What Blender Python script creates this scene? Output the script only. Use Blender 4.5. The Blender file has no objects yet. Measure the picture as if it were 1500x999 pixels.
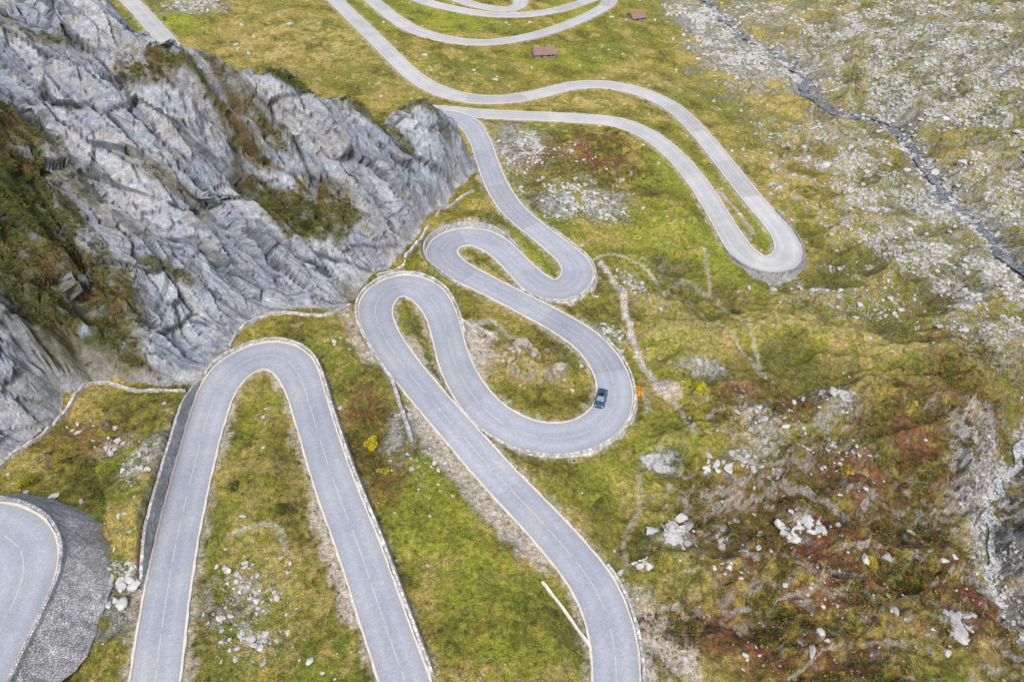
import bpy, bmesh, math, random, numpy as np
from mathutils import Vector, Matrix
random.seed(3); rng=np.random.default_rng(7)
f32=np.float32
P=math.radians(43); SP,CP=math.sin(P),math.cos(P); CZ=83.0; F=1000.0
COL=bpy.context.scene.collection
# ------------------------------------------------------------------ noise
_ang=rng.random((256,256))*2*np.pi
GX=np.cos(_ang).astype(f32); GY=np.sin(_ang).astype(f32)
def gn(x,y,s=0):
    x=np.asarray(x,dtype=np.float64)+s*17.31; y=np.asarray(y,dtype=np.float64)-s*9.77
    xi=np.floor(x); yi=np.floor(y); fx=(x-xi).astype(f32); fy=(y-yi).astype(f32)
    a=xi.astype(np.int64)&255; b=yi.astype(np.int64)&255; a1=(a+1)&255; b1=(b+1)&255
    u=fx*fx*fx*(fx*(fx*6-15)+10); v=fy*fy*fy*(fy*(fy*6-15)+10)
    n00=GX[a,b]*fx+GY[a,b]*fy; n10=GX[a1,b]*(fx-1)+GY[a1,b]*fy
    n01=GX[a,b1]*fx+GY[a,b1]*(fy-1); n11=GX[a1,b1]*(fx-1)+GY[a1,b1]*(fy-1)
    return 1.5*((n00*(1-u)+n10*u)*(1-v)+(n01*(1-u)+n11*u)*v)
def fbm(x,y,o=4,s=0,g=.5):
    r=0; a=1.0; f=1.0
    for k in range(o):
        r=r+a*gn(x*f,y*f,s+k*3); a*=g; f*=2.03
    return r
def ridged(x,y,o=4,s=0,g=.5):
    r=0; a=1.0; f=1.0
    for k in range(o):
        r=r+a*(1-2*np.abs(gn(x*f,y*f,s+k*5))); a*=g; f*=2.1
    return r
RT=rng.random((256,256,4)).astype(f32)
def facets(x,y,sc,s=0):
    """random tilted planes per Voronoi cell: (offset, per-cell random, edge distance)"""
    px=x/sc+s*31.7; py=y/sc-s*12.9
    cx=np.floor(px); cy=np.floor(py)
    best=np.full(px.shape,9.,f32); sec=np.full(px.shape,9.,f32); off=np.zeros(px.shape,f32); rid=np.zeros(px.shape,f32)
    for i in (-1,0,1):
        for j in (-1,0,1):
            a=(cx+i).astype(np.int64)&255; b=(cy+j).astype(np.int64)&255
            r=RT[a,b]
            dx=(px-(cx+i+r[...,0])).astype(f32); dy=(py-(cy+j+r[...,1])).astype(f32)
            d=dx*dx+dy*dy
            m=d<best
            sec=np.where(m,best,np.minimum(sec,d))
            off=np.where(m,dx*(r[...,2]*2-1)+dy*(r[...,3]*2-1)+(r[...,2]*7%1-.5)*.5,off)
            rid=np.where(m,(r[...,3]*5)%1,rid); best=np.where(m,d,best)
    return off,rid,np.sqrt(sec)-np.sqrt(best)
def ss(a,b,x):
    t=np.clip((x-a)/(b-a),0,1); return t*t*(3-2*t)
# ------------------------------------------------------------------ base land
def z0(x,y):
    x=np.asarray(x,float); y=np.asarray(y,float)
    xr=np.interp(y,[20,54,100,141,180,217,322,500],[74,82,102,116,112,101,92,85])
    t=np.clip((x-xr-6)/9,-30,30)
    far=.24*9*np.log1p(np.exp(t)); far=np.where((x-xr-6)>270,.24*(x-xr-6),far)
    return -12*np.tanh(x/110)-.03*(np.clip(y,-100,900)-110)+np.minimum(far,90)+1.3*gn(x/70,y/70,4)
def gp(px,py,dz=0.):
    u=(px-750)/F; v=(py-499.5)/F; dy=CP-v*SP; dn=SP+v*CP
    t=CZ/dn
    for _ in range(60):
        t=.5*t+.5*(CZ-float(z0(u*t,dy*t))-dz)/dn
    return u*t,dy*t,t
# ------------------------------------------------------------------ grid
k=.0023
ys=[14.]
while ys[-1]<440: ys.append(ys[-1]+k*(ys[-1]+55))
near=[14-3*1.35**i for i in range(1,16)][::-1]; far=[ys[-1]+3*1.3**i for i in range(1,22)]
YR=np.array(near+ys+far)
c=list(np.linspace(-1,1,881)); e=[1+.01*1.35**i for i in range(1,18)]
XI=np.array([-q for q in e[::-1]]+c+e)
WD=60+.70*np.clip(YR,14,440)
NY,NX=len(YR),len(XI)
X=(XI[None,:]*WD[:,None]); Y=np.repeat(YR[:,None],NX,1)
ZB=z0(X,Y)
# ------------------------------------------------------------------ roads
def spline(pts,step=.8,smooth=3):
    p=np.array(pts,float); p=np.vstack([2*p[0]-p[1],p,2*p[-1]-p[-2]]); out=[]
    for i in range(1,len(p)-2):
        a,b,c_,d=p[i-1],p[i],p[i+1],p[i+2]
        for t in np.linspace(0,1,24,endpoint=False):
            out.append(.5*((2*b)+(-a+c_)*t+(2*a-5*b+4*c_-d)*t*t+(-a+3*b-3*c_+d)*t**3))
    out.append(p[-2]); o=np.array(out)
    s=np.r_[0,np.cumsum(np.hypot(np.diff(o[:,0]),np.diff(o[:,1])))]
    n=max(4,int(s[-1]/step)); q=np.linspace(0,s[-1],n)
    o=np.stack([np.interp(q,s,o[:,j]) for j in range(o.shape[1])],1)
    for _ in range(smooth):
        o[1:-1]=.25*o[:-2]+.5*o[1:-1]+.25*o[2:]
    return o
class Road: pass
def mkroad(pix,dz=0.,half=2.55,wide=.6,lift=0.,step=.8):
    r=Road()
    w=[]
    for p in pix:
        d=dz if len(p)<3 else p[2]
        x,y,t=gp(p[0],p[1],d); w.append((x,y,float(z0(x,y))+d))
    o=spline(w,step,8)
    z=o[:,2].copy()
    for _ in range(60): z[1:-1]=.25*z[:-2]+.5*z[1:-1]+.25*z[2:]
    r.p=o[:,:2]; r.z=z+lift
    t=np.gradient(r.p,axis=0); t/=np.linalg.norm(t,axis=1)[:,None]; r.t=t
    r.n=np.stack([-t[:,1],t[:,0]],1)
    th=np.unwrap(np.arctan2(t[:,1],t[:,0])); cur=np.abs(np.gradient(th))/step
    for _ in range(80): cur[1:-1]=.25*cur[:-2]+.5*cur[1:-1]+.25*cur[2:]
    r.h=half+wide*np.clip(cur*9,0,1)
    r.s=np.arange(len(o))*step
    return r
roadA=mkroad([(-150,800),(-90,775),(-40,772),(5,782),(34,808),(36,845),(15,895),(-15,955),(-50,1030),(-80,1100)],dz=4.0,half=3.0)
roadB=mkroad([(212,1090),(227,1000),(240,900),(257,800),(280,700),(306,605),(322,565),(348,535),(392,519),(425,530),(443,560),(457,605),(487,700),(525,800),(559,900),(594,1000),(622,1080)])
roadC=mkroad([(900,1090),(903,1000),(897,930),(872,862),(832,808),(785,755),(732,700),(672,632),(625,578),(585,528),(558,485),(549,452),(562,428),(592,417),(625,430),(645,458),(655,490),(666,530),(686,570),(716,605),(760,632),(812,643),(862,633),(893,607),(901,573),(889,535),(860,500),(818,472),(765,444),(712,417),(670,395),(646,374),(656,353),(692,346),(727,360),(757,388),(788,417),(818,426),(843,412),(844,388),(815,360),(782,334),(752,308),(730,276),(715,240),(704,208),(690,185),(672,173),(650,168)])
roadD=mkroad([(615,160),(660,163),(700,167),(760,170),(830,173),(900,179),(948,197),(988,228),(1022,268),(1048,308),(1070,345),(1092,374),(1120,388),(1145,385),(1155,366),(1142,338),(1112,303),(1082,266),(1052,228),(1020,190),(985,158),(940,136),(890,125),(840,126),(790,138),(740,146),(690,145),(642,133),(606,112),(578,86),(548,56),(518,27),(490,0),(455,-30)],lift=.10,half=2.5,wide=.5)
roadE=mkroad([(515,-25),(540,-4),(562,15),(595,38),(635,53),(690,62),(740,60),(790,50),(840,33),(878,15),(893,3),(880,-5),(850,5),(810,16),(765,22),(715,21),(665,13),(625,3),(590,-12)],half=2.5,wide=.4)
roadF=mkroad([(640,-14),(672,0),(702,9),(735,14),(758,11),(762,2),(745,-8),(700,-18)],half=2.3,wide=.3,lift=.05)
roadG=mkroad([(150,-40),(178,-10),(203,14),(224,38),(245,62),(266,88),(282,112)],half=2.6)
ROADS=[roadA,roadB,roadC,roadD,roadE,roadF,roadG]
D=np.full((NY,NX),50.,f32); ZR=np.zeros((NY,NX),f32); SD=np.zeros((NY,NX),f32); RI=np.full((NY,NX),-1,np.int8); SL=np.zeros((NY,NX),f32)
def stamp(p,half,R,cb):
    for i in range(len(p)-1):
        a=p[i]; b=p[i+1]
        r0,r1=np.searchsorted(YR,[min(a[1],b[1])-R,max(a[1],b[1])+R])
        if r1-r0<2: continue
        xm=min(a[0],b[0])-R; xM=max(a[0],b[0])+R
        w0,w1=WD[r0],WD[r1-1]
        c0=np.searchsorted(XI,min(xm/w0,xm/w1)); c1=np.searchsorted(XI,max(xM/w0,xM/w1))
        if c1-c0<2: continue
        sl=(slice(r0,r1),slice(c0,c1))
        ax=X[sl]-a[0]; ay=Y[sl]-a[1]; ex,ey=b[0]-a[0],b[1]-a[1]; L2=ex*ex+ey*ey+1e-9
        t=np.clip((ax*ex+ay*ey)/L2,0,1)
        d=np.hypot(ax-t*ex,ay-t*ey)-(half[i]*(1-t)+half[i+1]*t)
        cb(i,sl,d,t,ax,ay,ex,ey)
for ri,r in enumerate(ROADS):
    def cb(i,sl,d,t,ax,ay,ex,ey,r=r,ri=ri):
        m=d<D[sl]
        D[sl]=np.where(m,d,D[sl]); ZR[sl]=np.where(m,r.z[i]*(1-t)+r.z[i+1]*t,ZR[sl])
        SD[sl]=np.where(m,np.sign(ex*ay-ey*ax),SD[sl]); RI[sl]=np.where(m,ri,RI[sl]); SL[sl]=np.where(m,r.s[i]+t*.8,SL[sl])
    stamp(r.p,r.h,13,cb)
def dist_to(pix,R=10,world=False,step=1.):
    w=pix if world else [gp(*q)[:2] for q in pix]
    o=spline(w,step,1); d_=np.full((NY,NX),R,f32)
    def cb(i,sl,d,t,*a): d_[sl]=np.minimum(d_[sl],d)
    stamp(o,np.zeros(len(o)),R,cb); return d_,o
# walls tied to roads: (road, side, from, to, up, down, batter, name, label)
WALLS=[
 (1,1,(222,850),(324,562),2.7,0,.1,'retaining_wall','tall grey stone retaining wall along the left side of the bottom left road'),
 (1,1,(330,553),(594,1000),.6,1.0,.1,'stone_parapet','low stone parapet round the outer edge of the wide bottom hairpin'),
 (0,1,(-60,772),(-15,955),.5,3.6,.75,'retaining_wall','broad sloping stone embankment under the hairpin at the left edge'),
 (2,1,(600,548),(655,490),.7,.6,.1,'stone_parapet','low stone parapet round the hairpin nearest the middle of the cliff foot'),
 (2,-1,(700,590),(866,505),.5,.7,.2,'stone_parapet','low stone parapet on the outside of the bend where the car drives'),
 (2,1,(690,405),(740,372),1.4,0,.1,'retaining_wall','curved stone wall backing the hairpin that touches the tip of the cliff'),
 (2,-1,(775,405),(790,340),.45,1.0,.3,'stone_parapet','stone parapet and footing on the right end of the middle upper hairpin'),
 (3,-1,(1080,362),(1118,310),.4,1.2,.5,'retaining_wall','grey stone wall under the far right hairpin beside the pasture'),
 (2,-1,(903,1010),(858,845),.5,.6,.2,'stone_parapet','stone parapet on the right side of the bend at the bottom centre'),
]
def near_i(r,px):
    x,y,_=gp(*px); return int(np.argmin(np.hypot(r.p[:,0]-x,r.p[:,1]-y)))
SHARP=np.zeros((NY,NX),f32); ADD=np.zeros((NY,NX),f32)
for w in WALLS:
    r=ROADS[w[0]]
    if w[0]==0: i0,i1=3,len(r.p)-4
    else: i0,i1=sorted((near_i(r,w[2]),near_i(r,w[3])))
    s0,s1=r.s[i0],r.s[i1]
    m=(RI==w[0])&(SD==w[1])&(SL>=s0-.5)&(SL<=s1+.5)
    ramp=np.clip(np.minimum(SL-s0,s1-SL)/6,0,1)
    SHARP=np.where(m,1,SHARP)
    if w[4]>1.2: ADD=np.where(m,(w[4]-.1)*ramp*(1-ss(3,11,D)),ADD)
    if w[5]>.5 and w[0]!=0: ADD=np.where(m,-w[5]*ramp*(1-ss(w[5]*1.2,12,D)),ADD)
# ------------------------------------------------------------------ region masks
N1=fbm(X/34,Y/34,4,1); N2=fbm(X/9,Y/9,4,2); N3=fbm(X/2.4,Y/2.4,3,3,.6); N4=fbm(X/.8,Y/.8,2,8,.6)
def blob(px,py,rx,ry,k=.9):
    cx,cy,t=gp(px,py); v=(py-499.5)/F; el=(SP+v*CP)
    wx=rx*t/F; wy=ry*t/F/el
    q=np.sqrt(((X-cx)/wx)**2+((Y-cy)/wy)**2)+k*(.35*N2+.3*N3)
    return (1-ss(.55,1.25,q)).astype(f32)
def blobs(L,k=.9):
    m=np.zeros((NY,NX),f32)
    for b in L: m=np.maximum(m,blob(*b[:4],k=k)*(b[4] if len(b)>4 else 1))
    return m
SCREE=blobs([(1075,80,70,60),(1030,25,55,40,.9),(1160,95,50,45,.8),(1120,20,60,25,.6),(1230,190,60,30,.5),(1330,170,70,30,.45),(1390,60,100,50,.45),(1260,60,70,40,.4),(1400,300,45,60,.65),(1470,250,50,50,.5),(1460,400,50,50,.55),(1340,340,80,70,.4),(1440,500,60,40,.35),(880,300,45,28),(825,300,30,25),(760,215,42,35),(1110,620,34,42,.9),(1090,680,40,26,.6),(1225,585,40,28,.8),(1030,540,45,14,.8),(1240,650,50,20,.3),(220,690,28,42,.9),(170,655,40,20,.6),(190,850,45,30,.8),(130,900,60,50,.6),(590,625,22,45,.7),(285,10,45,18,.8),(1180,765,30,30,.4),(985,785,32,24,.8),(965,675,30,20,.8),(895,490,35,18,.6),(370,935,25,18,.8),(345,870,45,50,.45),(1390,915,35,30,.5),(930,410,25,18,.6),(1480,100,60,50,.5)],1.6)
MEADOW_STONY=blobs([(1330,300,250,180,.9),(1350,80,280,120,1.),(1440,450,130,100,.9),(1250,420,120,70,.5),(1480,180,90,90,.9),(1150,640,150,80,.3),(1250,900,150,110,.15),(930,430,80,90,.35),(800,260,110,70,.45),(370,900,90,90,.45),(620,640,50,70,.4),(80,830,100,90,.5),(200,600,100,60,.35)])
RED=blobs([(1120,590,95,40,.9),(1350,640,130,90,.9),(1230,800,230,150,1.),(1080,800,90,90,.6),(1150,930,200,90,1.),(1400,850,120,140,1.),(880,225,60,32,1.),(800,235,60,40,.6),(530,610,40,70,.75),(1260,690,120,60,.9),(120,640,80,40,.45),(1420,590,90,60,.7),(560,690,40,50,.6),(1400,520,60,50,.4),(780,520,50,25,.4)])
TAN=blobs([(440,60,130,50,.9),(850,148,150,14,.9),(640,120,120,30,.6),(1040,850,70,60,.5),(1180,280,110,110,.6),(1200,480,140,80,.7),(420,800,90,190,.6),(980,500,90,60,.45),(1150,170,80,90,.6),(1270,870,60,40,.4),(520,460,90,40,.4),(860,820,60,70,.3),(1000,880,90,60,.5),(950,120,100,30,.5),(330,20,80,40,.5),(1300,560,90,50,.5)])
LIME=blobs([(640,25,90,25,.9),(560,30,70,30,.4),(250,40,60,30,.9),(840,20,60,20,.6),(1000,360,130,80,.8),(1110,340,30,35,.9),(1000,260,70,60,.7),(640,760,110,80,.8),(760,900,120,100,.8),(700,850,90,60,.7),(330,620,60,50,.5),(970,640,70,40,.7),(400,580,50,30,.6),(890,700,90,50,.6),(780,380,40,40,.5),(1000,520,70,70,.5),(830,90,80,20,.7),(1250,350,90,60,.4),(1350,130,120,50,.4),(1300,450,90,50,.3),(1130,480,90,50,.4)],1.2)
DARK=blobs([(1300,760,180,110,.6),(1450,560,80,80,.4),(830,600,110,40,.4),(400,720,80,80,.3),(870,290,90,40,.3),(1320,120,160,60,.5),(1100,420,80,40,.3),(560,560,50,60,.4),(90,720,90,40,.4),(880,250,60,40,.5),(1180,700,90,60,.4),(1200,260,30,60,.4),(1330,880,90,80,.5)])
ROUGH=blobs([(1250,800,330,230,1.),(1150,640,170,90,.7),(780,540,62,42,.6),(880,235,90,55,.7),(1480,700,90,150,1.),(1380,80,230,110,.7),(120,640,130,60,.6),(960,420,60,60,.4),(90,900,90,80,.6),(290,20,70,30,.5)],.5)
GORGE=blobs([(1475,640,30,45,.8),(1462,745,34,75,1.),(1498,850,42,65,.9),(1500,730,48,115,1.)],1.3)
HUM=blobs([(1250,500,330,420,1.),(1000,500,200,200,.8),(1350,150,260,160,.8),(900,800,160,120,.6),(1200,850,260,160,1.)],.4)
def strip(pix,w,s=1.,k=.5):
    d,_=dist_to(pix,8); return s*(1-ss(w*.35,w,d+k*w*N3+.3*k*w*N2))
PALE=np.zeros((NY,NX),f32); PINK=np.zeros((NY,NX),f32)
for q in [([(880,378),(895,400),(908,430),(920,470),(935,510),(955,545),(975,582)],.62,1.),([(870,372),(905,372),(945,390),(1000,430),(1060,485),(1135,555)],.42,.5),([(1030,370),(1050,420),(1090,480),(1115,530)],.4,.4),
          ([(690,480),(720,470),(745,490),(780,505)],.7,.5),([(1190,140),(1188,180),(1180,225)],.35,.4),([(335,787),(380,772),(405,768),(420,810)],.4,.45),([(975,580),(1000,610),(1015,640)],.5,.5),([(905,575),(940,560),(950,600)],.5,.4),([(1010,930),(1020,1000)],1.0,.6),([(940,380),(1040,410)],.4,.3)]:
    PALE=np.maximum(PALE,strip(q[0],q[1]*1.4,q[2],.35))
for q in [([(612,605),(640,650),(690,712),(745,775),(790,815)],2.0,.9),([(462,740),(478,790),(500,850),(518,900)],1.4,.9),([(925,880),(955,905),(985,960)],2.6,.85),([(945,990),(950,930),(930,890)],1.6,.9),([(935,690),(938,740),(915,785),(918,830)],.5,.4),
          ([(700,500),(702,530)],3.2,1.),([(680,480),(700,500),(708,520)],2.4,.9),([(930,300),(900,250)],.5,.2),([(600,500),(615,530)],1.6,.6),([(1050,280),(1080,310),(1105,345)],1.0,.7),([(705,180),(740,192),(780,205)],.9,.4),([(965,565),(985,575)],1.6,.8),([(330,600),(318,680)],.8,.4),([(570,470),(600,520),(640,585),(700,640)],1.0,.5),([(505,440),(515,480),(540,520)],1.4,.7)]:
    PINK=np.maximum(PINK,strip(q[0],q[1]*1.25,q[2]))
# river
riverpix=[(985,-60),(1030,-8),(1085,45),(1165,92),(1190,138),(1240,160),(1300,172),(1345,218),(1385,275),(1440,322),(1470,360),(1495,385),(1560,440),(1600,500),(1570,570),(1515,640),(1494,700),(1490,770),(1514,850),(1570,920),(1640,1000)]
RD,rv=dist_to(riverpix,16)
RDn=RD+1.4*N2+.9*N3
lowv=ss(115,95,Y)
ZD=1.3*fbm(X/28,Y/28,3,11)+.65*fbm(X/8,Y/8,4,12)+.12*N3
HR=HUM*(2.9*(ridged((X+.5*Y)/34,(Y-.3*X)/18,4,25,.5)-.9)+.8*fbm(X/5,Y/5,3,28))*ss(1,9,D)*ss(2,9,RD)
ZD=ZD*(1+.6*ROUGH)*ss(0,6,RD)+HR
sub=np.where(((ROUGH>.04)|(SCREE>.1)|(GORGE>.02)).ravel())[0]
xf,yf=X.ravel()[sub],Y.ravel()[sub]
xw=xf+1.2*gn(xf/4,yf/4,30); yw=yf+1.2*gn(xf/4,yf/4,31)
o1,_r,_e=facets(xw,yw,6.,1); o2,_r2,_e2=facets(xw,yw,2.3,2); o3,r3,e3=facets(xw,yw,1.0,3); o0,_r0,_e0=facets(xw,yw,14.,4)
fz=np.zeros(NY*NX,f32); rg=ROUGH.ravel()[sub]; sg=SCREE.ravel()[sub]; gg=GORGE.ravel()[sub]; rr_=RED.ravel()[sub]
fz[sub]=(rg*(1.5*np.maximum(o1,-.1)+.6*o2+.2*o3)+rg*rr_*1.8*o0+sg*(.25*o2+.28*o3))*ss(.8,4,RD.ravel()[sub])+gg*(3.*o1+2.4*o2+.8*o3+.8)*ss(.2,2.5,RD.ravel()[sub])
ZD=ZD+fz.reshape(NY,NX)
cen=blob(780,530,58,34,.6); ZD=ZD+2.0*cen+.9*cen*ridged(X/5,Y/5,3,21)
ZD-= (2.2+7.0*lowv)*np.exp(-(np.maximum(RDn-1,0)/(3.0+3.0*lowv))**2)
# ------------------------------------------------------------------ cliff
foot=[(690,255),(662,288),(630,320),(606,362),(565,390),(522,422),(498,450),(430,460),(380,466),(345,492),(322,528),(283,562),(220,566),(135,558),(100,590),(60,636),(0,688),(-90,765),(-220,880),(-420,1050)]
crest=[(691,228,3),(686,197,8),(668,170,12.5),(640,149,16),(612,135,20),(570,133,22.5),(520,140,24.5),(480,136,26.5),(432,112,29.5),(392,95,31.),(335,98,33.),(290,90,34.5),(246,62,36.5),(215,36,38),(180,6,39.5),(145,-30,41),(80,-100,43)]
inner=[(560,330,5.),(470,292,9.5),(385,252,15.5),(300,225,20),(220,190,24),(150,130,29.5),(620,300,3.2),(0,0,39),(0,200,27),(0,400,15.5),(0,560,7),(100,320,18),(60,420,13.5),(150,450,10),(90,500,8),(250,330,12.5),(330,380,7.5),(420,370,5.5),(470,400,3.5),(250,450,6.5),(520,380,3.),(200,520,3.5),(-150,0,47),(-150,300,32),(-150,600,13),(-300,300,50),(-300,700,18)]
cp=[]; cpoly=[]
for p in foot:
    x,y,_=gp(*p); cp.append((x,y,0)); cpoly.append((x,y))
back=[]
for p in crest:
    x,y,t=gp(p[0],p[1],p[2]); cp.append((x,y,p[2]))
    d=np.array([x*.35-8,y]); d/=np.linalg.norm(d); bx,by=x+d[0]*p[2]*.95,y+d[1]*p[2]*.95
    if p[0]>680: bx,by=x+3,y+2
    back.append((bx,by)); cp.append((bx,by,0)); cp.append(((x+bx)/2,(y+by)/2,p[2]*.5))
for p in inner:
    x,y,t=gp(*p); cp.append((x,y,p[2]))
poly=cpoly+[(-330,0),(-330,300)]+back[::-1]
cp=np.array(cp); n=len(cp)
A=np.zeros((n+3,n+3)); dd=np.hypot(cp[:,None,0]-cp[None,:,0],cp[:,None,1]-cp[None,:,1]); A[:n,:n]=dd-np.eye(n)*2.5
A[:n,n]=1;A[:n,n+1]=cp[:,0];A[:n,n+2]=cp[:,1];A[n:,:n]=A[:n,n:].T
wv=np.linalg.solve(A,np.r_[cp[:,2],0,0,0])
sub=np.where(((X<4)&(Y<290)&(X>-335)&(Y>-20)).ravel())[0]
xs,ysb=X.ravel()[sub],Y.ravel()[sub]
ins=np.zeros(len(sub),bool); dm=np.full(len(sub),1e9)
xq=xs+1.0*gn(xs/3.5,ysb/3.5,40); yq=ysb+1.0*gn(xs/3.5,ysb/3.5,41)
for i in range(len(poly)):
    a=poly[i]; b=poly[(i+1)%len(poly)]
    ex,ey=b[0]-a[0],b[1]-a[1]
    cnd=((a[1]>yq)!=(b[1]>yq)); 
    with np.errstate(all='ignore'): xi_=a[0]+(yq-a[1])*ex/(ey if ey else 1e-9)
    ins^=cnd&(xq<xi_)
    t=np.clip(((xq-a[0])*ex+(yq-a[1])*ey)/(ex*ex+ey*ey),0,1)
    dm=np.minimum(dm,np.hypot(xq-a[0]-t*ex,yq-a[1]-t*ey))
sub=sub[ins]; dm=dm[ins]; xs=xs[ins]; ysb=ysb[ins]
xr_=xs+2.2*gn(xs/11,ysb/11,44); yr_=ysb+2.2*gn(xs/11,ysb/11,45)
hh=wv[n]+wv[n+1]*xr_+wv[n+2]*yr_
for i in range(n): hh+=wv[i]*np.sqrt((xr_-cp[i,0])**2+(yr_-cp[i,1])**2+1.5)
hh=np.clip(hh,.4,75)*ss(0,3.0,dm)
for q,a_ in (((262,74,35.5),2.6),((290,90,34),1.6)):   # shoulder of the ridge behind which the top left road disappears
    x_,y_,_=gp(*q); hh+=a_*np.exp(-((xs-x_)**2+(ysb-y_)**2)/6.**2)
h0=hh.copy()
wx=xs+2.5*gn(xs/16,ysb/16,50); wy=ysb+2.5*gn(xs/16,ysb/16,51)
wa=wx*.82-wy*.57; wb=wx*.57+wy*.82
fade=ss(0,6,dm)
g1,q1,e1=facets(wa/2.2,wb,10.,5)
rid=ridged(wa/60,wb/15,2,60,.4)
hh+=fade*(2.4*(rid-1.0)+2.4*g1)
hh=np.maximum(hh,.15)
CH=np.zeros(NY*NX); CH[sub]=hh; CH=CH.reshape(NY,NX)
CD=np.zeros(NY*NX); CD[sub]=dm+.01; CD=CD.reshape(NY,NX)
# ------------------------------------------------------------------ assemble heights
ZT=ZB+ZD*(1-.75*ss(0,4,CH))+CH
w_soft=ss(.55,5.2,D); w_sh=ss(.65,1.0,D)
ZT=ZT+ADD*np.where(SHARP>0,1,0)
wr=np.where(SHARP>0,w_sh,w_soft)
Z=np.where(D<13,(ZR-.14)*(1-wr)+ZT*wr,ZT)
Xf=X.copy(); Yf=Y.copy()
def grads(Z_):
    gx=np.gradient(Z_,XI,axis=1)/WD[:,None]; gy=np.gradient(Z_,YR,axis=0)-gx*XI[None,:]*.70; return gx,gy
gx,gy=grads(Z)
slope=np.hypot(gx,gy)
# slabs run down the dip of the face; blocks are pushed out along the face normal so steep parts stay broken
gxs,gys=gx.ravel()[sub],gy.ravel()[sub]
nn_=np.sqrt(gxs**2+gys**2+1); nvx,nvy,nvz=-gxs/nn_,-gys/nn_,1/nn_
uL=wa*.65-h0*.85; uS=wb+.45*h0
g2,q2,e2=facets(uL/3.2,uS,5.6,6); g3,q3,e3=facets(uL/3.0+.3*g2,uS+.15*uL,2.5,7); g4,q4,e4=facets(uL/2.2,uS-.2*uL,1.1,8)
disp=ss(1,7,dm)*(3.2*g2-.8*(1-ss(0,.06,e2)))+ss(.3,3,dm)*(1.15*g3+.36*g4-.4*(1-ss(0,.08,e3)))
disp*=(D.ravel()[sub]>3)*ss(3,6,D.ravel()[sub])
Xr=Xf.ravel(); Yr=Yf.ravel(); Zr_=Z.ravel()
Xr[sub]+=nvx*disp; Yr[sub]+=nvy*disp; Zr_[sub]+=nvz*disp
Xf=Xr.reshape(NY,NX); Yf=Yr.reshape(NY,NX); Z=Zr_.reshape(NY,NX)
QV=np.zeros((NY*NX,3),f32); QV[sub,0]=q1;QV[sub,1]=q2;QV[sub,2]=q3; QV=QV.reshape(NY,NX,3)
Q4=np.zeros(NY*NX,f32); Q4[sub]=q4; Q4=Q4.reshape(NY,NX)
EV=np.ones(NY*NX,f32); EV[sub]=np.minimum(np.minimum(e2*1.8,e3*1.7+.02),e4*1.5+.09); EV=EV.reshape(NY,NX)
def onface(base,a): b=base.copy().ravel(); b[sub]=a; return b.reshape(NY,NX)
F2=onface(N2,fbm(uL/12,uS/8,4,82)); F3=onface(N3,fbm(uL/3.6,uS/1.9,3,83,.6)); F4=onface(N4,fbm(uL/1.,uS/.7,2,88,.6))
def sampZ(x,y):
    j=int(np.clip(np.searchsorted(YR,y)-1,0,NY-2)); fy=(y-YR[j])/(YR[j+1]-YR[j]); w=WD[j]*(1-fy)+WD[j+1]*fy
    q=x/w; i=int(np.clip(np.searchsorted(XI,q)-1,0,NX-2)); fx=(q-XI[i])/(XI[i+1]-XI[i])
    return float((Z[j,i]*(1-fx)+Z[j,i+1]*fx)*(1-fy)+(Z[j+1,i]*(1-fx)+Z[j+1,i+1]*fx)*fy)
def sampD(x,y):
    j=int(np.clip(np.searchsorted(YR,y),0,NY-1)); i=int(np.clip(np.searchsorted(XI,x/WD[j]),0,NX-1)); return float(D[j,i]),float(CH[j,i])
# ------------------------------------------------------------------ ground colour
def C3(*c): return np.array(c,f32)
col=np.empty((NY,NX,3),f32); col[:]=C3(.205,.182,.032)
def mx(m,c):
    global col
    m=np.clip(m,0,1)[...,None].astype(f32); col=col*(1-m)+C3(*c)*m
mx(ss(-.2,.5,N1+.5*N2),(.150,.168,.024))
mx(.8*ss(.05,.6,N2+.6*N3-.3*N1),(.34,.262,.085))
mx(.8*ss(.12,.65,-N2+.6*N3),(.086,.080,.018))
mx(.5*ss(.35,.8,N4*.6+.7*N3),(.36,.31,.12))
mx(TAN*.85*ss(-.6,.5,N3+N2*.5),(.40,.31,.12))
mx(LIME*.85*ss(-1.,.0,N2+.3*N3),(.185,.225,.022))
mx(LIME*.55*ss(-.1,.5,N2),(.28,.275,.042))
mx(DARK*.8*ss(-.5,.4,N3),(.075,.070,.016))
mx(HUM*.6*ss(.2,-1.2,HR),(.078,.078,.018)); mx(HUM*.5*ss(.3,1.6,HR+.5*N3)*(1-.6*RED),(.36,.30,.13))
redm=RED*ss(-.6,.1,N2*.7+N3)
mx(redm*.92,(.130,.066,.030)); mx(RED*ss(.1,.6,N3+.5*N2)*.8,(.185,.056,.030)); mx(RED*ss(.4,.85,-N3+.5*N1)*.7,(.30,.20,.055))
mx(RED*ss(.0,.6,-N2+.4*N3)*.75,(.108,.125,.020)); mx(RED*ss(.3,.7,N4+.3*N2)*.55,(.06,.040,.018))
mx(.6*ss(.45,1.2,slope)*ss(-.3,.4,N3)*(1-.5*RED),(.15,.118,.070))
stones=np.clip(SCREE*1.15,0,1)
mx(stones*ss(-.3,.25,N3+.5*N4)*.85,(.36,.355,.35))
mx(stones*ss(.1,.45,-N4)*.8,(.14,.135,.12))
mx(ROUGH*(1-.85*RED)*ss(1.0,1.4,slope+.35*N3)*.8,(.35,.34,.33)); mx(RED*ss(1.7,2.1,slope+.35*N3)*.6,(.36,.34,.33))
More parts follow.
